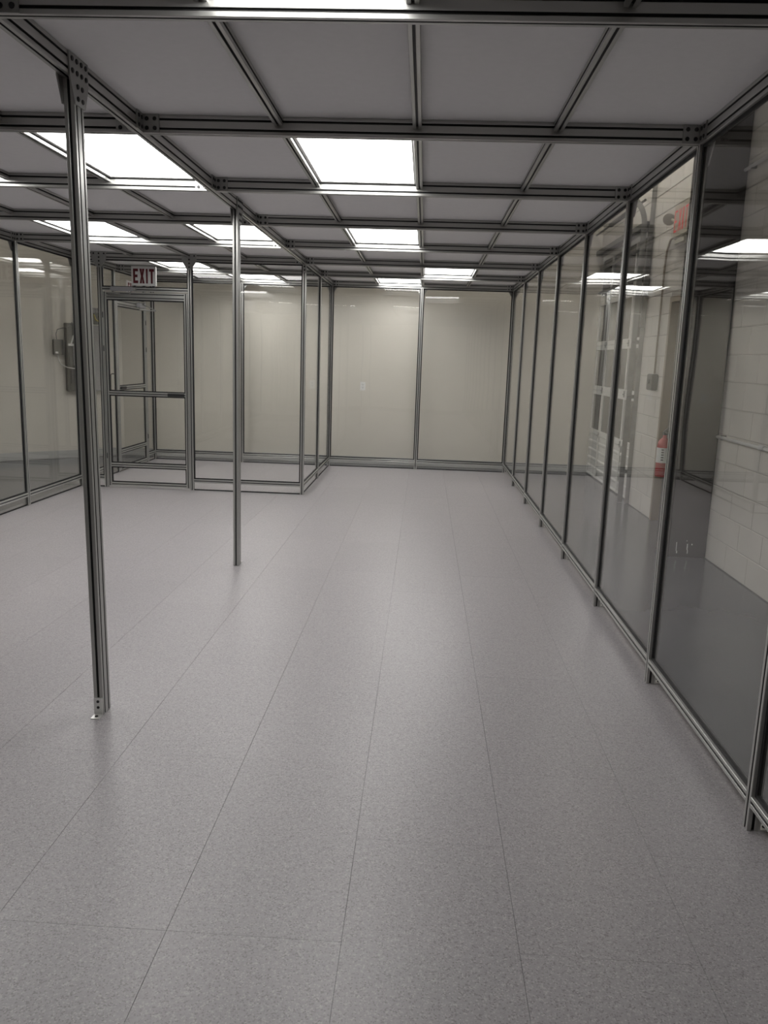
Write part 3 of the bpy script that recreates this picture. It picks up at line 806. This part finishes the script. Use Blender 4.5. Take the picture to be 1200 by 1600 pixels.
link('label_print', mesh('label_print', bm, PRINT), cb, (0, 0, 0))
bm = bmesh.new(); bevbox(bm, ex - 0.014, ex + 0.014, ey - 0.016, ey + 0.016, ez + 0.335, ez + 0.365, 0.003)
box(bm, ex - 0.01, ex + 0.01, ey - 0.10, ey + 0.016, ez + 0.352, ez + 0.358)
prism(bm, [(ey - 0.11, ez + 0.40), (ey - 0.01, ez + 0.372), (ey + 0.016, ez + 0.365), (ey + 0.016, ez + 0.372), (ey - 0.01, ez + 0.380), (ey - 0.11, ez + 0.407)], 'X', ex - 0.01, ex + 0.01)
link('valve_handle', mesh('valve_handle', bm, GREYDK), t, (0, 0, 0))
bm = bmesh.new(); tube(bm, [(ex + 0.0, ey + 0.016, ez + 0.35), (ex, ey + 0.05, ez + 0.35), (ex + 0.01, ey + 0.075, ez + 0.31), (ex + 0.01, ey + 0.07, ez + 0.2), (ex + 0.01, ey + 0.068, ez + 0.08)], 0.008)
link('hose', mesh('hose', bm, RUBBER), t, (0, 0, 0))
bm = bmesh.new(); box(bm, ex + 0.045, 2.0, ey - 0.012, ey + 0.012, ez + 0.27, ez + 0.30); box(bm, ex + 0.052, 1.9995, ey - 0.02, ey + 0.02, ez + 0.02, ez + 0.34)
link('wall_hook', mesh('wall_hook', bm, STEEL), t, (0, 0, 0))

# outlets on the back wall
for x, lab in ((-0.864, 'white duplex outlet on cream wall behind the left aisle panel'), (-1.580, 'white duplex outlet on cream wall seen through the booth side')):
    t = empty('wall_outlet', (x, WY, 1.10), lab, 'outlet', 'duplex outlets on the cream back wall')
    bm = bmesh.new(); bevbox(bm, -0.036, 0.036, -0.007, -0.0005, -0.058, 0.058, 0.002)
    pl = link('cover_plate', mesh('cover_plate', bm, WHITE), t, (x, WY, 1.10))
    bm = bmesh.new()
    for z in (-0.02, 0.02):
        for dx in (-0.008, 0.008): box(bm, dx - 0.002, dx + 0.002, -0.0085, -0.0068, z - 0.001, z + 0.009)
        cyl(bm, (0, -0.0085, z - 0.009), (0, -0.0068, z - 0.009), 0.003, n=8)
    link('socket_slots', mesh('socket_slots', bm, PRINT), pl, (x, WY, 1.10))

# electrical gear on the angled wall (local frame: s along the wall, n out of it)
def local(name, loc_s, z, label, cat):
    p = A + D * loc_s
    t = empty(name, (p.x, p.y, z), label, cat)
    t.rotation_euler = (0, 0, math.atan2(D.y, D.x))
    return t
def lobj(name, bm, mats, parent):
    o = bpy.data.objects.new(name, mesh(name, bm, mats)); C.objects.link(o); o.parent = parent
    return o
t = local('electrical_panel', 0.90, 0.92, 'dark olive-grey electrical cabinet with switch lever on the angled cream wall', 'electrical panel')
bm = bmesh.new(); bevbox(bm, 0, 0.27, -0.12, -0.001, 0, 0.90, 0.004)
cb = lobj('cabinet', bm, GREYBOX, t)
bm = bmesh.new(); bevbox(bm, 0.012, 0.258, -0.128, -0.1205, 0.012, 0.888, 0.003)
dr = lobj('cabinet_door', bm, GREYBOX, t)
bm = bmesh.new(); bevbox(bm, 0.02, 0.13, -0.15, -0.1285, 0.10, 0.28, 0.006)
lobj('cover', bm, GREYDK, dr)
bm = bmesh.new(); bevbox(bm, 0.06, 0.12, -0.16, -0.1285, 0.34, 0.62, 0.006)
hb = lobj('switch_housing', bm, GREYLT, dr)
bm = bmesh.new(); prism(bm, [(0.02, 0.63), (0.04, 0.63), (0.062, 0.70), (0.085, 0.70), (0.065, 0.63), (0.085, 0.63), (0.115, 0.74), (0.055, 0.74)], 'Y', -0.175, -0.165)
box(bm, -0.0, 0.10, -0.165, -0.129, 0.60, 0.63)
lobj('switch_lever', bm, WHITE, t)
bm = bmesh.new(); box(bm, 0.125, 0.15, -0.134, -0.1285, 0.46, 0.56)
for z in (0.48, 0.51, 0.54): bolt_bm(bm, (0.137, -0.134, z), 'Y', -1, 0.006, 0.003)
lobj('terminal_strip', bm, [GREYLT, BOLT], dr)
t = local('electrical_panel', 1.175, 0.92, 'plain light grey cabinet beside the dark one, between nearest post and booth door', 'electrical panel')
bm = bmesh.new(); bevbox(bm, 0, 0.24, -0.10, -0.001, 0, 0.885, 0.004)
cb = lobj('cabinet', bm, GREYLT, t)
bm = bmesh.new(); bevbox(bm, 0.010, 0.230, -0.107, -0.1005, 0.012, 0.873, 0.003)
lobj('cabinet_door', bm, GREYLT, t)
t = local('junction_box', 0.74, 1.40, 'small square grey box left of the dark electrical cabinet', 'electrical box')
bm = bmesh.new(); bevbox(bm, 0, 0.125, -0.07, -0.001, 0, 0.20, 0.004); bx_ = lobj('box_body', bm, GREYBOX, t)
bm = bmesh.new(); box(bm, 0.015, 0.05, -0.0715, -0.070, 0.015, 0.04); lobj('sticker', bm, WHITE, bx_)
bm = bmesh.new(); tube(bm, [(0.05, -0.03, 0.20), (0.045, -0.03, 0.27), (0.06, -0.04, 0.33), (0.11, -0.08, 0.35), (0.17, -0.15, 0.36), (0.20, -0.15, 0.40), (0.22, -0.14, 0.43)], 0.006)
c1 = lobj('cable', bm, GREYDK, t)
bm = bmesh.new(); tube(bm, [(0.06, -0.03, 0.0), (0.065, -0.03, -0.07), (0.09, -0.06, -0.13), (0.14, -0.14, -0.165), (0.20, -0.15, -0.175), (0.25, -0.14, -0.18)], 0.006)
lobj('cable', bm, WHITE, t)['label'] = 'white cable'
t = local('wiring_block', 1.25, 1.822, 'open wiring block with yellow cable above the light grey cabinet', 'wiring')
bm = bmesh.new(); bevbox(bm, 0.0, 0.13, -0.09, -0.001, 0, 0.15, 0.004); lobj('block_body', bm, GREYBOX, t)
bm = bmesh.new(); tube(bm, [(0.03, -0.10, 0.13), (0.05, -0.11, 0.06), (0.09, -0.11, 0.04), (0.12, -0.105, 0.09), (0.10, -0.10, 0.13)], 0.012); lobj('yellow_cable', bm, YELLOW, t)
bm = bmesh.new()
for i in range(4): box(bm, 0.005 + i * 0.032, 0.025 + i * 0.032, -0.06, -0.03, 0.15, 0.22)
box(bm, 0.0, 0.125, -0.065, -0.06, 0.17, 0.185); lobj('conduit_fittings', bm, GREYLT, t)
